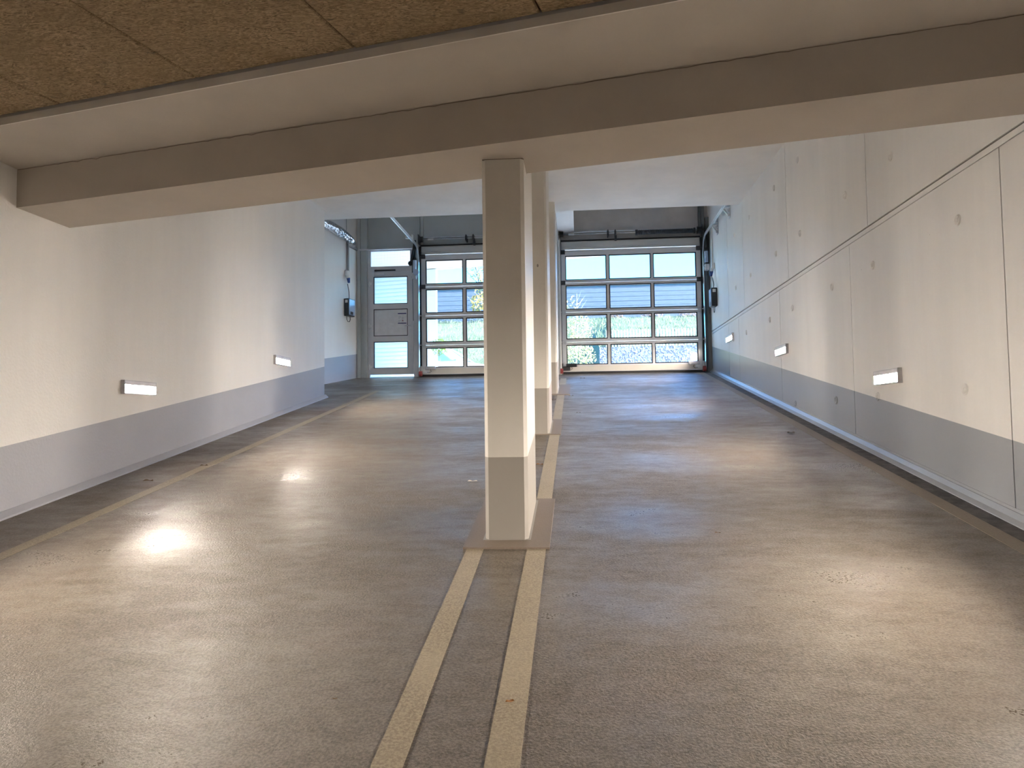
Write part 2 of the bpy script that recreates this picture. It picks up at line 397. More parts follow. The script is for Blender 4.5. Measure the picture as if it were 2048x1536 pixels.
# gate wall infill
struct('wall_gate_right', MB().box(-.30, XR, 15.56, 15.76, 5.03, 6.25), 'lintel_conc', 'bare grey concrete wall above the right gate', 'wall')
gl = MB().box(-4.39, -3.312, 15.55, 15.62, 5.172, 6.25); gl.box(-3.188, -.55, 15.55, 15.62, 5.03, 6.25)
struct('wall_gate_left', gl, 'green_panel', 'grey green panels above the pedestrian door and left gate', 'wall')
gpier = MB().box(-.56, -.295, 15.40, 15.62, fz(15.4)-.2, 6.22)
struct('wall_gate_pier', gpier, 'white_conc', 'white pier between the two gates', 'wall')
po = MB()
for x0, x1, y0 in ((-4.60, -4.535, 15.42), (-4.53, -4.465, 15.46), (-4.46, -4.392, 15.44)): po.box(x0, x1, y0, 15.62, GZ-.05, 6.22)
struct('trim_2', po, 'green_panel', 'tall grey corner profiles left of the pedestrian door', 'post')
po = MB()
for x0, x1, y0 in ((-3.312, -3.255, 15.46), (-3.25, -3.19, 15.50)): po.box(x0, x1, y0, 15.62, GZ-.05, 6.22)
struct('trim_3', po, 'green_panel', 'tall grey profiles between pedestrian door and left gate', 'post')
po = MB().box(2.548, 2.628, 15.52, 15.6, 5.3, 6.22)
po.box(2.60, 2.66, 15.46, 15.60, GZ-.05, 6.2); po.box(2.668, XR, 15.40, 15.60, GZ-.05, 5.6)
struct('trim_4', po, 'dark_frame', 'dark steel post between right gate and right wall', 'post')
struct('trim_5', MB().box(rx(15.3)-.02, -3.40, 15.40, 15.47, 5.148, 5.172), 'grey_frame', 'thin light cable trunking over the door transom', 'trim')

# ------------------------------------------------------------------ floor markings
def marking(x0, x1, segs, label, mat='line'):
    t = thing('lane_line', ((x0+x1)/2, segs[0][0], fz(segs[0][0])), label, 'floor marking', 'painted lane lines')
    for a, b in segs:
        strip('line_segment', x0, x1, a, b, mat, t)
    return t
marking(-3.545, -3.445, [(-.9, 13.0)], 'long cream lane line beside the left wall')
marking(-.667, -.565, [(-.9, 4.46)], 'short cream line ending at the left of the nearest column')
marking(-.309, -.197, [(-.9, 4.46), (5.57, 8.31), (9.38, 11.93), (13.4, 14.6)], 'broken cream line running along the right side of the columns')
marking(2.43, 2.545, [(-.9, 15.2)], 'faint cream line along the gutter of the right wall', 'line_faint')

# ------------------------------------------------------------------ columns
def column(y0, y1, label, x0=-.572, x1=-.308, notch=False):
    t = thing('concrete_column', ((x0+x1)/2, y0, fz(y0)), label, 'column', 'row of columns between the lanes')
    c = .022
    poly = [(x0+c, y0), (x1-c, y0), (x1, y0+c), (x1, y1-c), (x1-c, y1), (x0+c, y1), (x0, y1-c), (x0, y0+c)]
    ztop = (lambda x, y: ZC) if not notch else None
    mb = MB()
    if notch:
        yb = bl((x0+x1)/2, BW)+.004
        mb.prism([(x0+c, y0), (x1-c, y0), (x1, y0+c), (x1, yb), (x0, yb), (x0, y0+c)], lambda x, y: fz(y)-.02, ZB)
        mb.prism([(x1, yb), (x1, y1-c), (x1-c, y1), (x0+c, y1), (x0, y1-c), (x0, yb)], lambda x, y: fz(y)-.02, ZC)
    else: mb.prism(poly, lambda x, y: fz(y)-.02, ZC)
    ob('shaft', mb, 'column', t)
    # flared foot fillet
    ft = MB(); e = .014
    q = [(x0-e, y0-e*.4), (x1+e, y0-e*.4), (x1+e, y1+e), (x0-e, y1+e)]
    ft.prism(q, lambda x, y: S*y-.02, lambda x, y: S*y+.014)
    ob('foot_fillet', ft, 'column', t)
    if notch:
        ob('top_joint', MB().box(x0+.004, x1-.004, y0-.0012, y0+.01, ZB-.004, ZB+.001), 'seam', t)
        ob('side_joint', MB().box(x1-.01, x1+.0012, y0+.01, bl(x1, BW), ZB-.004, ZB+.0005), 'seam', t)
    return t
column(4.60, 5.50, 'nearest white column with grey base under the ceiling beam', notch=True)
column(8.34, 9.25, 'second white column, half hidden behind the nearest one')
column(12.04, 13.06, 'farthest slim white column beside the right gate')

# ------------------------------------------------------------------ wall lamps
def lamp_proto():
    t = thing('wall_lamp', (0, 0, 0), 'lamp', 'wall lamp', 'recessed wall lamps')
    w, h, d = .26, .064, .038      # half width along y, half height, depth towards -x (right wall)
    fr = MB()
    fr.box(-d, .01, -w, w, h-.008, h); fr.box(-d, .01, -w, w, -h, -h+.012); fr.box(-d, .01, -w, -w+.010, -h+.012, h-.008); fr.box(-d, .01, w-.010, w, -h+.012, h-.008)
    ob('frame', fr, 'lamp_frame', t)
    ob('hood', MB().sweep([(-d, .024), (-d, .0215), (-.004, .030), (-.004, .056), (-d, .056)], 'y', -w+.010, w-.010), 'hood', t)
    ob('diffuser', MB().box(-.005, .004, -w+.010, w-.010, -.052, .030), 'lamp_glow', t)
    for k in range(4):                              # thin louvres that throw the light downwards
        z = .016-.0155*k
        ob('louvre', MB().sweep([(-.030, z-.0077), (-.030, z-.0067), (-.006, z+.001), (-.006, z)], 'y', -w+.010, w-.010), 'louvre', t)
    return t
LP = lamp_proto()
lamps = [(XR, 6.84, 1.812, 0, 'lit wall lamp nearest the viewer on the right wall'), (XR, 10.20, 2.370, 0, 'lit wall lamp in the middle of the right wall'),
         (XR, 13.53, 2.907, 0, 'lit wall lamp on the right wall closest to the gate'),
         (XL, 6.77, 1.825, 1, 'larger lit wall lamp on the left wall'), (XL, 10.225, 2.363, 1, 'smaller lit wall lamp near the end of the left wall'),
         (XR, 3.45, 1.27, 0, 'lit wall lamp low on the right wall beside the viewer'), (XL, 3.40, 1.28, 1, 'lit wall lamp low on the left wall beside the viewer')]
for i, (x, y, z, fl, lab) in enumerate(lamps):
    o = LP if i == 0 else copy_tree(LP)
    o.location = (x, y, z); o.rotation_euler = (0, 0, math.pi if fl else 0); o['label'] = lab

# ================================================================== sectional gates
def u_track(pts, parent, off=(0, 0, 0)):
    mb = MB(); ps = [Vector(p)+Vector(off) for p in pts]
    mb.tube(ps, .016, 6); mb.tube([p+Vector((0, -.03, .045)) for p in ps], .012, 6)
    for a in range(0, len(ps)-1): mb.beam(ps[a]+Vector((0, -.015, .022)), ps[a+1]+Vector((0, -.015, .022)), .006, .05)
    return ob('track', mb, 'zinc', parent)
def gate(x0, x1, panes, label, spring, motor_side, group='sectional gates'):
    xc = (x0+x1)/2; t = thing('sectional_gate', (xc, G, GZ), label, 'garage door', group)
    zj = [2.487, 3.102, 3.7235, 4.3375, 5.022]       # section joints
    zp = [(2.632, 3.047), (3.160, 3.668), (3.780, 4.286), (4.392, 4.905)]
    for k in range(4):
        za, zb = zj[k]+.004, zj[k+1]-.004; p0, p1 = zp[k]
        fr = MB(); y0, y1 = G, G+.045
        def bar(a, b, c, d): fr.box(a, b, y0, y1, c, d)
        if k > 0: bar(x0, x1, za, p0)
        bar(x0, x1, p1, zb)
        # raised ribs along rails
        if k > 0: fr.box(x0, x1, y0-.012, y0, za+.004, za+.03)
        fr.box(x0, x1, y0-.012, y0, zb-.03, zb-.004)
        if k == 0: bar(x0, x1, p0-.028, p0)
        lo = p0 if k else p0
        bar(x0, panes[0][0], lo, p1); bar(panes[-1][1], x1, lo, p1)
        for a, b in zip(panes, panes[1:]): bar(a[1], b[0], lo, p1)
        sec = ob('gate_section', fr, 'gate_frame', t)
        if k == 0: ob('bottom_rail', MB().box(x0, x1, y0-.006, y1, za, p0-.028), 'cream_panel', sec)
        for a, b in panes:
            g = MB(); w = .019
            for q in ((a, a+w, p0, p1), (b-w, b, p0, p1), (a+w, b-w, p0, p0+w), (a+w, b-w, p1-w, p1)): g.box(q[0], q[1], y0+.002, y1-.004, q[2], q[3])
            ob('gasket', g, 'rubber', sec)
            ob('pane', MB().box(a+w, b-w, y0+.018, y0+.021, p0+w, p1-w), 'pane', sec)
    ob('bottom_seal', MB().box(x0-.02, x1+.02, G-.01, G+.04, GZ-.012, 2.487), 'rubber', t)
    # lintel panel, black bar, shaft
    lp = MB().box(x0+.02, x1-.02, G+.01, G+.06, 5.035, 5.205)
    for z in (5.05, 5.075, 5.19): lp.box(x0+.02, x1-.02, G, G+.01, z, z+.008)
    ob('lintel_panel', lp, 'lintel_panel', t)
    ob('lintel_seal', MB().box(x0, x1, G-.03, G+.03, 5.205, 5.228), 'rubber', t)
    ob('back_rail', MB().box(x0, x1, G+.02, G+.07, 5.39, 5.41), 'steel_dark', t)
    ys, zs = G-.11, 5.325
    ob('shaft', MB().cyl((x0-.06, ys, zs), (x1+.06, ys, zs), .0135, 12), 'zinc', t, True)
    ob('support_bar', MB().beam((x0, ys+.07, zs+.055), (x1, ys+.07, zs+.055), .02, .02), 'zinc', t)
    for x in (x0+.03, x1-.03):
        dr = MB(); dr.cyl((x-.035, ys, zs), (x+.035, ys, zs), .062, 18); dr.cyl((x-.045, ys, zs), (x-.035, ys, zs), .075, 18); ob('cable_drum', dr, 'black', t)
        ob('bearing_plate', MB().box(x+(.055 if x > xc else -.063), x+(.063 if x > xc else -.055), ys-.07, G+.06, zs-.10, zs+.10), 'steel_dark', t)
        ob('coupling', MB().cyl((x+(.14 if x < xc else -.14), ys, zs), (x+(.26 if x < xc else -.26), ys, zs), .022, 12), 'white_plastic', t)
        cx = x+(.02 if x > xc else -.02)
        ob('lifting_cable', MB().cyl((cx, ys+.03, zs-.05), (cx, G-.03, 2.60), .004, 6), 'steel_dark', t)
    xb = x0+.98
    for x in (xb, xb+.15):
        br = MB().box(x-.012, x+.012, ys-.045, G+.06, zs-.055, zs+.065); br.cyl((x-.02, ys, zs), (x+.02, ys, zs), .05, 14)
        if x > xb: br.box(x-.01, x+.03, ys-.02, G, zs-.14, zs-.05)
        ob('shaft_bracket', br, 'steel_dark', t)
    if spring:
        s0, s1 = spring; mb = MB(); n = 30; pts = []; rr = []
        for i in range(n*2+1):
            pts.append((s0+(s1-s0)*i/(2*n), ys, zs-.005)); rr.append(.05 if i % 2 == 0 else .044)
        mb.tube(pts, rr, 16); ob('torsion_spring', mb, 'spring', t)
        ob('spring_cone', MB().cyl((s0-.05, ys, zs-.005), (s0-.004, ys, zs-.005), .06, 16), 'black', t); ob('spring_cone', MB().cyl((s1+.004, ys, zs-.005), (s1+.04, ys, zs-.005), .06, 16), 'black', t)
    for sx, x in ((-1, x0), (1, x1)):
        xt = x+sx*.045
        path = [(xt, G-.05, GZ+.06), (xt, G-.05, 3.5), (xt, G-.05, 4.82)]
        R = .34
        for k in range(1, 9):
            a = k/8*math.pi/2; path.append((xt, G-.05-R*(1-math.cos(a)), 4.82+R*math.sin(a)))
        path += [(xt, 14.0, 5.163), (xt, 12.78, 5.168)]
        u_track(path, t)
        # black angle behind the track, hinges and rollers at each joint
        ob('jamb_angle', MB().box(min(x, x+sx*.05), max(x, x+sx*.05), G-.02, G+.05, GZ, 5.2), 'rubber', t)
        for z in zj[1:4]+[4.98]:
            hg = MB().box(x-sx*.09 if sx > 0 else x, x if sx > 0 else x+.09, G-.022, G-.004, z-.045, z+.045)
            hg.cyl((x-sx*.05, G-.03, z), (x+sx*.045, G-.03, z), .009, 8); hg.cyl((x+sx*.03, G-.03, z), (x+sx*.055, G-.03, z), .022, 12)
            ob('hinge_roller', hg, 'steel_dark' if z > 4 else 'zinc', t)
        bb = MB().box(x-sx*.16 if sx > 0 else x, x if sx > 0 else x+.16, G-.035, G-.008, 2.51, 2.60); bb.box(x-.02, x+.02, G-.06, G-.03, 2.5, 2.66)
        bk = ob('bottom_bracket', bb, 'zinc' if sx == motor_side else 'steel_dark', t)
        ob('safety_sensor', MB().box(x-sx*.30 if sx > 0 else x+.08, x-sx*.08 if sx > 0 else x+.30, G-.07, G-.01, 2.585, 2.655).bevel(.008, 1), 'lamp_frame' if sx == motor_side else 'black', bk)
        ob('roller_guard', MB().cyl((x-sx*.02, G-.075, 2.50), (x+sx*.04, G-.075, 2.50), .055, 14), 'red', bk)
        c0 = x-sx*.19; cb = MB(); cb.tube([(c0, G-.05, 2.585), (c0-.02*sx, G-.05, 2.545), (c0+.02*sx, G-.05, 2.52), (c0+.07*sx, G-.05, 2.53)], .005, 6); ob('sensor_cable', cb, 'cable', bk)
    return t
gate(-.288, 2.570, [(-.195, .653), (.704, 1.560), (1.607, 2.478)], 'right glazed sectional gate with four rows of panes, beside right wall', (1.30, 2.42), 1)
gate(-3.230, -.56, [(-3.138, -2.341), (-2.286, -1.490), (-1.435, -.645)], 'left glazed sectional gate between pedestrian door and columns', None, -1)

# operators on the shafts
def operator(x, sx, label):
    t = thing('gate_operator', (x, G-.2, 4.40), label, 'gate motor', 'gate operators')
    y = G-.20
    b = MB().cyl((x, y, 4.60), (x, y, 4.90), .052, 20); b.cyl((x, y, 4.90), (x, y, 4.94), .046, 20, .03); ob('motor_housing', b, 'black', t)
    ob('motor_cap', MB().cyl((x-sx*.012, y-.03, 4.63), (x-sx*.012, y-.03, 4.86), .038, 16), 'blue_face', t)
    gb = MB().box(x-.045, x+.045, y-.05, y+.05, 4.47, 4.60).bevel(.012); gb.cyl((x-.06, y, 4.53), (x+.06, y, 4.53), .03, 14); ob('gearbox', gb, 'lamp_frame', t)
    ob('drive_arm', MB().beam((x+sx*.012, y+.03, 4.88), (x-sx*.0, y+.05, 5.30), .05, .035), 'black', t)
    ob('release_chain', MB().tube([(x+sx*.03, y-.02, 4.48), (x+sx*.035, y, 4.2), (x+sx*.03, y+.02, 3.6)], .006, 6), 'black', t)
    return t
operator(2.660, 1, 'black and silver gate motor high beside the right gate')
t = operator(-3.335, -1, 'black and silver gate motor above the pedestrian door corner')
ob('round_cover', MB().cyl((-3.283, 15.185, 4.60), (-3.283, 15.21, 4.60), .062, 20, .066), 'blue_face', t)
ob('drive_strap', MB().beam((-3.325, 15.26, 5.20), (-3.395, 15.26, 4.85), .07, .03), 'black', t)
ob('release_knob', MB().cyl((-3.41, 15.24, 4.80), (-3.41, 15.28, 4.80), .05, 16), 'black', t)
# tracks' wall brackets on the right wall
for y, lab in ((14.45, 'punched steel track bracket on right wall nearer the gate'), (13.32, 'punched steel track bracket on right wall under the ceiling edge')):
    b = MB(); b.box(XR-.012, XR, y-.05, y+.05, 5.0, 5.34)
    for z in (5.02, 5.10, 5.18, 5.26): b.box(XR-.05, XR-.012, y-.05, y-.044, z, z+.04)
    b.beam((XR-.01, y, 5.20), (2.60, y, 5.20), .05, .012); b.beam((XR-.01, y-.02, 5.03), (2.62, y-.02, 5.17), .03, .03)
    tag(ob('track_bracket', b, 'zinc', loc=(XR, y, 5.17)), lab, 'bracket', 'track brackets')
tb = MB().beam((-3.42, 14.86, 5.25), (-3.28, 14.86, 5.24), .05, .05); tb.box(-3.30, -3.27, 14.83, 14.89, 5.15, 5.30)
tag(ob('track_hanger', tb, 'white_plastic', loc=(-3.35, 14.86, 5.25)), 'small white stop block on the left gate track', 'bracket')
hr = MB().cyl((-3.275, 12.9, 5.2), (-3.275, 12.9, 6.19), .006, 6)
tag(ob('hanger_rod', hr, 'zinc', loc=(-3.275, 12.9, 5.2)), 'thin threaded rod holding the left gate track to the ceiling', 'rod')

# ------------------------------------------------------------------ pedestrian door
d1 = thing('door_1', (-3.87, G, GZ), 'silver grey pedestrian door with two glazed panels', 'door', kind='structure')
fr = MB(); y0, y1 = G, G+.07
for q in ((-4.388, -4.338, 2.44, 5.172), (-3.398, -3.314, 2.44, 5.172), (-4.338, -3.398, 4.69, 4.79), (-4.338, -3.398, 5.143, 5.172)): fr.box(q[0], q[1], y0, y1, q[2], q[3])
ob('door_frame', fr, 'grey_frame', d1)
tg = MB()
for q in ((-4.338, -4.32, 4.79, 5.143), (-3.47, -3.398, 4.79, 5.143), (-4.32, -3.47, 4.79, 4.802), (-4.32, -3.47, 5.131, 5.143)): tg.box(q[0], q[1], y0+.006, y1, q[2], q[3])
ob('transom_frame', tg, 'grey_frame', d1)
ob('transom_pane', MB().box(-4.32, -3.47, y0+.03, y0+.034, 4.802, 5.131), 'pane', d1)
lf = MB(); yl = G-.012
px0, px1 = -4.257, -3.524; pz = [(2.634, 3.198), (3.315, 3.889), (3.996, 4.583)]
lf.box(-4.334, px0, yl, y1-.01, 2.502, 4.682); lf.box(px1, -3.404, yl, y1-.01, 2.502, 4.682)
for a, b in ((2.502, pz[0][0]), (pz[0][1], pz[1][0]), (pz[1][1], pz[2][0]), (pz[2][1], 4.682)): lf.box(px0, px1, yl, y1-.01, a, b)
leaf = ob('door_leaf', lf, 'grey_frame', d1)
for k, (a, b) in enumerate(pz):
    w = .014; g = MB()
    for q in ((px0, px0+w, a, b), (px1-w, px1, a, b), (px0+w, px1-w, a, a+w), (px0+w, px1-w, b-w, b)): g.box(q[0], q[1], yl+.004, yl+.05, q[2], q[3])
    ob('gasket', g, 'rubber', leaf)
    if k == 1: ob('infill_panel', MB().box(px0+w, px1-w, yl+.012, yl+.04, a+w, b-w), 'door_panel', leaf)
    else: ob('pane', MB().box(px0+w, px1-w, yl+.02, yl+.024, a+w, b-w), 'pane', leaf)
for z in (2.66, 3.53, 4.43):
    h = MB().cyl((-4.342, yl-.018, z-.055), (-4.342, yl-.018, z+.055), .016, 12); h.box(-4.375, -4.30, yl-.012, yl, z-.02, z+.03); ob('hinge', h, 'white_plastic', leaf)
hd = MB().cyl((-3.465, yl, 3.52), (-3.465, yl-.05, 3.52), .012, 10); hd.cyl((-3.465, yl-.05, 3.52), (-3.575, yl-.055, 3.52), .011, 10); hd.box(-3.485, -3.445, yl-.008, yl, 3.49, 3.55)
ob('door_handle', hd, 'zinc', leaf)
lk = MB().box(-3.482, -3.448, yl-.008, yl, 3.38, 3.46); lk.cyl((-3.465, yl, 3.41), (-3.465, yl-.02, 3.41), .01, 10); ob('lock_plate', lk, 'zinc', leaf)
dc = MB().box(-4.24, -4.01, yl-.05, yl, 4.605, 4.665).bevel(.006, 1); ob('door_closer', dc, 'grey_frame', leaf)
ob('closer_rail', MB().box(-4.23, -3.78, y0-.04, y0, 4.70, 4.725), 'steel_dark', d1)
# notice on the door
ns = thing('notice_sign', (-3.64, yl+.011, 3.6), 'small white notice with dark blue bars on the door panel', 'sign')
ob('sheet', MB().box(-3.735, -3.555, yl+.004, yl+.011, 3.565, 3.825), 'sign_white', ns)
ob('header_bar', MB().box(-3.735, -3.555, yl+.002, yl+.005, 3.775, 3.797), 'sign_ink', ns)
ob('footer_bar', MB().box(-3.735, -3.555, yl+.002, yl+.005, 3.570, 3.590), 'sign_ink', ns)
tx = MB()
for i in range(9):
    z = 3.755-i*.018
    for c0, c1 in ((-3.725, -3.665), (-3.655, -3.60)):
        if random.random() < .85: tx.box(c0, c1-random.random()*.025, yl+.0025, yl+.005, z-.005, z)
ob('print_lines', tx, 'sign_grey', ns)
ob('red_mark', MB().box(-3.645, -3.62, yl+.002, yl+.005, 3.63, 3.645), 'red', ns)

# ------------------------------------------------------------------ recess wall fittings
rn = Vector((1.187, -.295, 0)).normalized(); rd = Vector((.295, 1.187, 0)).normalized()
def RW(y, z, o=0.): p = Vector((rx(y), y, z)); return p+rn*o
pts = [RW(13.6, 5.36, .13), RW(14.0, 5.365, .13), RW(14.3, 5.36, .13), RW(14.6, 5.335, .13), RW(14.85, 5.30, .12), RW(15.05, 5.262, .11), RW(15.17, 5.235, .10)]
tag(ob('foil_duct', MB().tube(pts, [.105, .105, .104, .10, .095, .078, .05], 20), 'foil', smooth=True, loc=tuple(RW(14.4, 5.25, .1))), 'silver foil insulated pipe high on the recess wall', 'duct')
ct = thing('cable_trunking', tuple(RW(15.07, 4.6, .02)), 'grey cable trunking running up the recess wall and to the gate post', 'trunking')
ob('trunk_riser', MB().beam(RW(15.07, 4.62, .02), RW(15.07, 5.20, .02), .045, .05), 'conduit', ct)
ob('trunk_run', MB().beam(RW(15.06, 5.185, .02), RW(15.50, 5.165, .02), .045, .045), 'conduit', ct)
ob('thin_conduit', MB().cyl(RW(15.03, 5.2, .012), RW(15.03, 6.19, .012), .006, 8), 'conduit', ct)
def control_box(name_lab, P, sock, flip, gy):
    """P(y,z,o): point on the wall; box from y0..y1"""
    t = thing('gate_control_box', tuple(P(gy+.11, 3.69, .06)), name_lab, 'control box', 'gate control boxes')
    def slab(y0, y1, z0, z1, o0, o1):
        mb = MB(); vs = [mb.bm.verts.new(P(y, z, o)) for y in (y0, y1) for z in (z0, z1) for o in (o0, o1)]
        for f in ((0, 1, 3, 2), (4, 6, 7, 5), (0, 4, 5, 1), (2, 3, 7, 6), (0, 2, 6, 4), (1, 5, 7, 3)): mb.bm.faces.new([vs[i] for i in f])
        return mb
    ob('housing', slab(gy, gy+.24, 3.69, 4.05, 0, .11).bevel(.012, 2), 'black', t)
    fc = ob('front_cover', slab(gy+.015, gy+.225, 3.71, 4.03, .11, .122), 'blue_face', t)
    ob('keypad', slab(gy+.05, gy+.15, 3.72, 3.78, .122, .126), 'black', fc)
    ob('type_label', slab(gy-.002, gy, 3.96, 4.02, .03, .09), 'white_plastic', t)
    ob('cable_loop', MB().tube([P(gy+.03, 3.70, .05), P(gy+.03, 3.62, .05), P(gy+.07, 3.575, .05), P(gy+.13, 3.58, .05), P(gy+.16, 3.63, .05), P(gy+.15, 3.70, .05)], .007, 8), 'cable', t)
    ob('supply_cable', MB().tube([P(gy+.12, 4.05, .05), P(gy+.13, 4.2, .04), P(sock+.04, 4.36, .05)], .009, 8), 'cable', t)
    s = thing('power_socket', tuple(P(sock+.05, 4.45, .03)), 'white socket with blue plug above the %s control box' % ('left' if flip else 'right'), 'socket', 'power sockets')
    ob('socket_body', slab(sock, sock+.09, 4.52, 4.64, 0, .06).bevel(.008, 1), 'white_plastic', s)
    ob('socket_outlet', MB().cyl(P(sock+.045, 4.54, .04), P(sock+.05, 4.47, .065), .036, 14), 'white_plastic', s)
    ob('plug', MB().cyl(P(sock+.05, 4.48, .062), P(sock+.06, 4.38, .07), .038, 14, .024), 'blue', s)
control_box('black control box with blue cover on the recess wall', RW, 14.97, True, 14.95)
def WR(y, z, o=0.): return Vector((XR-o, y, z-.03 if z < 4.1 else z-.10))
control_box('black control box with blue cover on the right wall', WR, 14.86, False, 14.68)
tag(ob('white_conduit', MB().box(XR-.03, XR, 15.02, 15.10, 4.55, 5.38), 'white_plastic', loc=(XR, 15.06, 4.55)), 'white cable conduit on the right wall above the socket', 'conduit')
ws = thing('warning_light', (-.30, 15.1, 5.44), 'small black topped beacon on a white bracket between the gates', 'beacon')
ob('bracket', MB().box(-.335, -.235, 15.08, 15.30, 5.44, 5.475), 'white_plastic', ws); ob('beacon', MB().cyl((-.285, 15.12, 5.475), (-.285, 15.12, 5.53), .03, 12, .012), 'black', ws)

# ------------------------------------------------------------------ debris on the floor
def leafm():
    mb = MB(); n = 10; c = [mb.bm.verts.new((t/n-.5, .0, .03*math.sin(t/n*3.1))) for t in range(n+1)]
    l = [mb.bm.verts.new((t/n-.5, .3*math.sin(math.pi*t/n)**.8+.001, .06*math.sin(t*.9)+.06)) for t in range(1, n)]; r = [mb.bm.verts.new((t/n-.5, -.3*math.sin(math.pi*t/n)**.8-.001, .09)) for t in range(1, n)]
    for side in (l, r):
        for i in range(n-2): mb.bm.faces.new((c[i+1], c[i+2], side[i+1], side[i]))
        mb.bm.faces.new((c[0], c[1], side[0])); mb.bm.faces.new((c[n-1], c[n], side[-1]))
    me = bpy.data.meshes.new('fallen_leaf'); bmesh.ops.recalc_face_normals(mb.bm, faces=mb.bm.faces); mb.bm.to_mesh(me); mb.bm.free(); return me
lm = {}
for k in ('leaf_dead', 'leaf_orange', 'leaf_pale'):
    lm[k] = leafm(); lm[k].materials.append(M[k])
for x, y, sz, k, lab in ((-.866, 6.145, .085, 'leaf_pale', 'pale scrap on the floor left of the nearest column'), (-.261, 2.767, .035, 'leaf_orange', 'orange leaf on the cream line in the foreground'),
        (-3.712, 6.232, .10, 'leaf_dead', 'dark leaf between left wall and lane line'), (-3.525, 6.845, .07, 'leaf_dead', 'dark leaf lying on the left lane line'),
        (.114, 14.509, .10, 'leaf_dead', 'dark leaf just inside the right gate'), (-.092, 11.791, .08, 'leaf_dead', 'dark leaf beside the farthest column'),
        (.018, 9.952, .06, 'leaf_dead', 'dark leaf on the right lane past the second column'), (.851, 4.766, .04, 'leaf_dead', 'tiny dark leaf in the middle of the right lane'),
        (2.276, 8.271, .08, 'leaf_dead', 'dark leaf near the gutter of the right wall'), (-.345, 6.775, .07, 'leaf_orange', 'brown leaf between the first two columns'),
        (-.352, 11.333, .08, 'leaf_dead', 'dark leaf in front of the farthest column'), (-.91, 2.761, .02, 'leaf_dead', 'small dark crumb left of the short cream line')):
    o = bpy.data.objects.new('fallen_leaf', lm[k]); o.location = (x, y, S*y+.004); o.scale = (sz, sz, sz); o.rotation_euler = (math.atan(S), 0, random.uniform(-.5, .5)); link(o)
    tag(o, lab, 'leaf', 'leaves and scraps on the ramp floor')

# ================================================================== outside
M['paving'] = plain('light_driveway', (.70, .68, .65), .8, 0, .1, 2)
M['earth'] = None
def meadow():
    m, t, P, N, L = nm('meadow_ground'); v = pos(N)
    a = noise(N, L, v, .7, 5); b = noise(N, L, v, 9, 4)
    c = mixc(N, L, mrange(N, L, a, .35, .65, 0, 1), (.10, .13, .06), (.17, .17, .10)); c = mixc(N, L, mrange(N, L, b, .3, .7, 0, .6), c, (.08, .10, .05))
    L.new(c, P.inputs['Base Color']); P.inputs['Roughness'].default_value = .95; bump(N, L, P, b, .8, .1); return m
M['meadow'] = meadow()
def stones():
    m, t, P, N, L = nm('gabion_stone'); v = pos(N)
    vo = node(N, 'ShaderNodeTexVoronoi', Scale=24.0); L.new(v, vo.inputs['Vector']); sc = N.new('ShaderNodeSeparateColor'); L.new(vo.outputs['Color'], sc.inputs[0])
    c = mixc(N, L, sc.outputs[0], (.03, .04, .07), (.19, .21, .28)); L.new(c, P.inputs['Base Color']); P.inputs['Roughness'].default_value = .9
    bump(N, L, P, vo.outputs['Distance'], .6, .03); return m
M['gabion'] = stones()
M['slate'] = plain('slate_blue_board', (.062, .075, .105), .6, 0, .25, 6, .3, 20, .01)
M['white_render'] = plain('white_render', (.85, .85, .84), .7)
M['beige'] = plain('beige_soffit_board', (.72, .62, .54), .7)
M['picket'] = plain('pale_picket', (.34, .36, .36), .6)
M['bark'] = plain('grey_bark', (.20, .17, .14), .9)
M['car_paint'] = plain('white_car_paint', (.80, .81, .83), .2)
M['car_glass'] = plain('sky_blue_car_glass', (.30, .62, .75), .15, .0, .02)
M['tyre'] = plain('tyre_rubber', (.02, .02, .02), .8)
def leafmat(name, a, b):
    m, t, P, N, L = nm(name); oi = noise(N, L, pos(N), 7, 3); L.new(mixc(N, L, mrange(N, L, oi, .3, .7, 0, 1), a, b), P.inputs['Base Color'])
    P.inputs['Roughness'].default_value = .7; return m
M['fol_yellow'] = leafmat('autumn_yellow_leaf', (.30, .21, .05), (.40, .31, .10)); M['fol_pale'] = leafmat('pale_green_leaf', (.20, .23, .09), (.33, .32, .16))
M['fol_lime'] = leafmat('lime_leaf', (.26, .34, .05), (.36, .42, .08)); M['fol_dark'] = leafmat('dark_shrub_leaf', (.06, .09, .08), (.10, .12, .10)); M['fol_red'] = leafmat('reddish_shrub_leaf', (.19, .10, .09), (.23, .16, .13))
M['grass'] = leafmat('grass_blade', (.10, .145, .06), (.22, .23, .13))

def gh(x, y):
    """ground height outside"""
    base = GZ-.03*(y-15.6)*(1 if y < 20 else 20/max(y, 20)) if y < 20 else 2.31
    if y <= 20: return base
    if x > .74 and y > 24.05: return 3.76+(min(y, 40)-24)*.199+max(0, y-40)*.03
    return 2.31+max(0, min(y, 40)-24.5)*.299+max(0, y-40)*.03
mb = MB(); nx, ny = 60, 80; grid = []
for j in range(ny+1):
    row = []
    for i in range(nx+1):
        x = -22+i*44/nx; y = 20+j*50/ny; row.append(mb.bm.verts.new((x, y, gh(x, y)+(.08*random.random() if y > 25 else 0))))
    grid.append(row)
for j in range(ny):
    for i in range(nx): mb.bm.faces.new((grid[j][i], grid[j][i+1], grid[j+1][i+1], grid[j+1][i]))
struct('ground_meadow', mb, 'meadow', 'rough green meadow slope rising beyond the gates', 'ground')
struct('ground_driveway', MB().prism([(-22, 15.62), (22, 15.62), (22, 24.1), (-22, 24.1)], lambda x, y: gh(0, min(y, 20))-.5, lambda x, y: gh(2, min(y, 20))-(.0 if y < 20 else .01)), 'paving', 'pale driveway just outside the gates', 'ground')
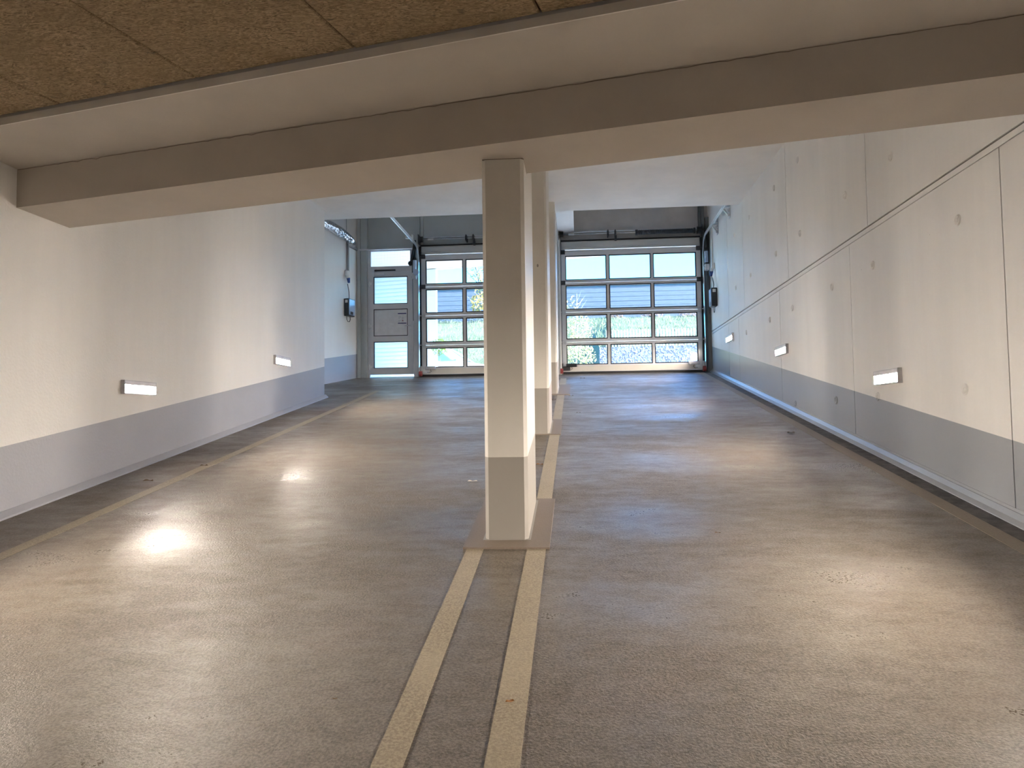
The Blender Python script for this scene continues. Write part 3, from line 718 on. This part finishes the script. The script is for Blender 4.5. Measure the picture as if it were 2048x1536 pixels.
struct('retaining_wall', MB().box(.74, 16, 23.7, 24.3, 2.2, 3.80), 'gabion', 'blue grey stone retaining wall behind the right gate', 'wall')
# grass blades
gb = MB()
for k in range(14000):
    y = 24.6+15*random.random()**1.3; x = random.uniform(-9, 9)
    if x < .74: y = random.uniform(25.5, 39.6)
    z = gh(x, y); hgt = random.uniform(.08, .24); w = .014; a = random.uniform(0, 3.1); dx, dy = math.cos(a)*w, math.sin(a)*w; lx, ly = random.uniform(-.1, .1), random.uniform(-.1, .1)
    gb.bm.faces.new([gb.bm.verts.new(p) for p in ((x-dx, y-dy, z), (x+dx, y+dy, z), (x+lx, y+ly, z+hgt))])
tag(ob('grass', gb, 'grass', stuff=True), 'long meadow grass growing on the slope', 'grass')
# picket fence
fx0, fx1, pt = .98, 7.2, .095
pf = thing('picket_fence', (fx0, 24.0, 3.80), 'low pale picket fence on top of the stone wall', 'fence')
for z in (3.93, 4.22): ob('fence_rail', MB().box(fx0, fx1, 24.02, 24.05, z, z+.04), 'picket', pf)
pm = MB().box(-.025, .025, -.01, .01, 0, .54); bmesh.ops.translate(pm.bm, verts=[v for v in pm.bm.verts if v.co.z > .3 and v.co.x > 0], vec=(0, 0, -.02))
bmesh.ops.recalc_face_normals(pm.bm, faces=pm.bm.faces); pme = bpy.data.meshes.new('picket'); pm.bm.to_mesh(pme); pm.bm.free(); pme.materials.append(M['picket'])
i = 0
while fx0+i*pt < fx1:
    o = bpy.data.objects.new('picket', pme); o.location = (i*pt, 0, .02+.03*random.random()); link(o, pf); i += 1
# slate building
sb = thing('slate_building', (0, 42, 6.5), 'long dark slate blue clad building on top of the slope', 'building')
ob('core', MB().box(-24, 16, 42.1, 52, 6.0, 9.1), 'slate', sb)
me_b = None
for k in range(11):
    z = 6.4+k*.255
    if me_b is None:
        q = MB(); q.sweep([(42.0, 0), (42.03, .25), (42.1, .25), (42.1, 0)], 'y', 0, 1); q.bm.clear()
        q.quad((-24, 42.0, 0), (16, 42.0, 0), (16, 42.015, .25), (-24, 42.015, .25)); q.quad((-24, 42.0, 0), (16, 42.0, 0), (16, 42.1, 0), (-24, 42.1, 0)); q.quad((-24, 42.015, .25), (16, 42.015, .25), (16, 42.1, .25), (-24, 42.1, .25))
        bmesh.ops.recalc_face_normals(q.bm, faces=q.bm.faces); bmesh.ops.translate(q.bm, verts=q.bm.verts, vec=(0, -42, 0)); me_b = bpy.data.meshes.new('cladding_board'); q.bm.to_mesh(me_b); q.bm.free(); me_b.materials.append(M['slate'])
    o = bpy.data.objects.new('cladding_board', me_b); o.location = (0, 0, z-6.5); link(o, sb)
ob('roof_edge', MB().box(-24.1, 16.1, 41.9, 52, 9.1, 9.19), 'slate', sb)
# white facade and canopy
cl = lambda x: 20.14-.24*x
cn = thing('canopy', (-3, 18, 5.9), 'beige soffit canopy projecting outside above the gates', 'canopy')
ob('soffit', MB().prism([(-12, 15.9), (1.0, 15.9), (1.0, cl(1.0)), (-12, cl(-12))], 5.9, 5.96), 'beige', cn)
ob('fascia', MB().prism([(-12, cl(-12)-.03), (1.0, cl(1.0)-.03), (1.0, cl(1.0)+.05), (-12, cl(-12)+.05)], 5.88, 6.5), 'white_render', cn)
ob('roof_slab', MB().prism([(-12, 15.9), (1.0, 15.9), (1.0, cl(1.0)), (-12, cl(-12))], 5.96, 6.5), 'white_render', cn)
wf = thing('white_facade', (-7, 21, 2.3), 'bright white ribbed facade outside behind the pedestrian door', 'building')
wl = lambda x: 21.0-.24*(x+3.965)
ob('facade_wall', MB().prism([(-12, wl(-12)), (-3.965, wl(-3.965)), (-3.965, wl(-3.965)+.25), (-12, wl(-12)+.25)], 2.0, 5.875), 'white_render', wf)
lmesh = MB().prism([(-12, wl(-12)-.03), (-4.45, wl(-4.45)-.03), (-4.45, wl(-4.45)+.0), (-12, wl(-12)+.0)], 0, .075)
bmesh.ops.recalc_face_normals(lmesh.bm, faces=lmesh.bm.faces); bmesh.ops.translate(lmesh.bm, verts=lmesh.bm.verts, vec=(7, -21, 0)); lme = bpy.data.meshes.new('facade_slat'); lmesh.bm.to_mesh(lme); lmesh.bm.free(); lme.materials.append(M['white_render'])
for k in range(28):
    o = bpy.data.objects.new('facade_slat', lme); o.location = (0, 0, .35+k*.115); link(o, wf)

# vegetation
def foliage(name, mat, parent, blobs, size):
    mb = MB()
    for (cx, cy, cz, rx_, ry_, rz_, n) in blobs:
        for k in range(n):
            while True:
                p = Vector((random.uniform(-1, 1), random.uniform(-1, 1), random.uniform(-1, 1)))
                if p.length < 1: break
            c = Vector((cx+p.x*rx_, cy+p.y*ry_, cz+p.z*rz_)); a = Vector((random.gauss(0, 1), random.gauss(0, 1), random.gauss(0, 1))).normalized(); b = a.orthogonal().normalized(); s_ = size*random.uniform(.6, 1.3)
            mb.bm.faces.new([mb.bm.verts.new(c+v) for v in (a*s_, b*s_*.5, -a*s_, -b*s_*.5)])
    return ob(name, mb, mat, parent, stuff=True)
def branch_set(base, top, n, spread, r):
    mb = MB(); base, top = Vector(base), Vector(top); mb.tube([base, base.lerp(top, .5)+Vector((.03, 0, 0)), top], [r, r*.7, r*.25], 7)
    for k in range(n):
        t_ = .35+.6*k/n; p = base.lerp(top, t_); a = random.uniform(0, 6.28); L_ = spread*(1.1-t_)+.15
        e = p+Vector((math.cos(a)*L_, math.sin(a)*L_, L_*1.1)); mb.tube([p, p.lerp(e, .5)+Vector((0, 0, -.04)), e], [r*.35, r*.25, r*.1], 5)
    return mb
t = thing('birch_sapling', (-.06, 22, gh(-.06, 22)), 'pale yellow green sapling with thin trunk outside right gate', 'tree', 'trees outside')
ob('trunk', branch_set((-.06, 22, gh(-.06, 22)), (.05, 22, 5.25), 16, .6, .022), 'picket', t)
foliage('foliage', 'fol_pale', t, [(-.15, 22, 4.6, .28, .3, .65, 130), (.15, 22, 4.1, .40, .3, .55, 260), (.0, 22, 3.5, .55, .4, .5, 420), (.3, 22.1, 3.35, .3, .3, .35, 150), (-.6, 22, 4.0, .4, .4, .9, 200)], .05)
t = thing('autumn_tree', (-3.2, 28, gh(-3.2, 28)), 'yellow leaved autumn tree outside left gate', 'tree', 'trees outside')
ob('trunk', branch_set((-3.1, 28, gh(-3.2, 28)), (-3.9, 28, 8.4), 34, 1.1, .05), 'bark', t)
foliage('foliage', 'fol_yellow', t, [(-3.45, 28, 6.1, .55, .6, .6, 330), (-3.0, 28, 6.8, .8, .6, .8, 300), (-3.7, 28, 7.3, .4, .5, .6, 50)], .075)
t = thing('lime_bush', (-3.78, 20.4, gh(-3.8, 20.3)), 'bright lime green bush beside the white facade', 'bush', 'shrubs outside')
ob('stems', branch_set((-3.76, 20.3, gh(-3.8, 20.3)), (-3.74, 20.3, 3.5), 10, .3, .015), 'bark', t)
foliage('foliage', 'fol_lime', t, [(-3.74, 20.3, 3.55, .26, .2, .24, 330)], .035)
for x, red, lab in ((-8.1, 0, 'leftmost dark green shrub below the slate building'), (-6.7, 0, 'middle dark green shrub below the slate building'), (-5.2, 0, 'rightmost dark green shrub below the slate building'),
                    (2.0, 1, 'leftmost reddish shrub below the slate building'), (4.0, 1, 'middle reddish shrub below the slate building'), (5.9, 1, 'rightmost reddish shrub below the slate building')):
    y = 39.5; z = gh(x, y)
    t = thing('low_shrub', (x, y, z), lab, 'shrub', ('reddish' if red else 'dark green')+' shrubs at the slate building')
    ob('stems', branch_set((x, y, z), (x, y, z+.4), 5, .25, .02), 'bark', t)
    foliage('foliage', 'fol_red' if red else 'fol_dark', t, [(x, y, z+.2, .62, .4, .25 if red else .45, 200)], .07)

# white car parked outside, seen by its windscreen above the gate's bottom rail
def car(loc, rz):
    t = thing('parked_car', loc, 'white parked car with blue windscreen outside the left gate', 'car')
    W2 = .86
    side = [(-2.0, .35), (-2.05, .75), (-1.95, .98), (-1.55, 1.02), (-.95, 1.42), (.35, 1.45), (1.05, .98), (1.9, .82), (2.1, .62), (2.1, .35)]
    b = MB(); L0 = []; R0 = []
    for x, z in side:
        w = W2 if z < 1.0 else W2-(z-1.0)*.45
        L0.append(b.bm.verts.new((x, -w, z))); R0.append(b.bm.verts.new((x, w, z)))
    n = len(side)
    for i in range(n): b.bm.faces.new((L0[i], L0[(i+1) % n], R0[(i+1) % n], R0[i]))
    b.bm.faces.new(L0); b.bm.faces.new(R0[::-1])
    def P(name, mb, mat): 
        bmesh.ops.recalc_face_normals(mb.bm, faces=mb.bm.faces); me = bpy.data.meshes.new(name); mb.bm.to_mesh(me); mb.bm.free(); me.materials.append(M[mat]); o = bpy.data.objects.new(name, me); return link(o, t)
    P('body', b, 'car_paint')
    q = MB(); q.quad((.40, -.60, 1.44), (.40, .60, 1.44), (1.06, .78, .995), (1.06, -.78, .995)); P('windscreen', q, 'car_glass')
    q = MB(); q.quad((-.99, -.60, 1.415), (-.99, .60, 1.415), (-1.53, .78, 1.045), (-1.53, -.78, 1.045)); P('rear_window', q, 'car_glass')
    for s_ in (-1, 1):
        q = MB(); q.quad((-1.3, s_*.865, 1.03), (.92, s_*.865, 1.03), (.32, s_*.69, 1.40), (-.9, s_*.69, 1.39)); P('side_window', q, 'car_glass')
        q = MB().box(.72, .86, s_*.86, s_*1.02, 1.0, 1.12).bevel(.03, 2); P('wing_mirror', q, 'car_paint')
        for x in (-1.3, 1.3):
            q = MB().cyl((x, s_*.70, .32), (x, s_*.88, .32), .32, 24); w = P('wheel', q, 'tyre')
            q = MB().cyl((x, s_*.88, .32), (x, s_*.885, .32), .2, 16); r = bpy.data.meshes.new('hubcap'); bmesh.ops.recalc_face_normals(q.bm, faces=q.bm.faces); q.bm.to_mesh(r); q.bm.free(); r.materials.append(M['zinc']); link(bpy.data.objects.new('hubcap', r), w)
    q = MB().beam((1.07, -.8, 1.0), (1.07, .8, 1.0), .03, .02); P('wiper', q, 'black')
    for s_ in (-1, 1):
        q = MB().box(1.98, 2.09, s_*.45, s_*.80, .66, .76); P('headlight', q, 'white_plastic')
    t.rotation_euler = (0, 0, rz); return t
car((-4.20, 22.95, 2.30), math.radians(-4))
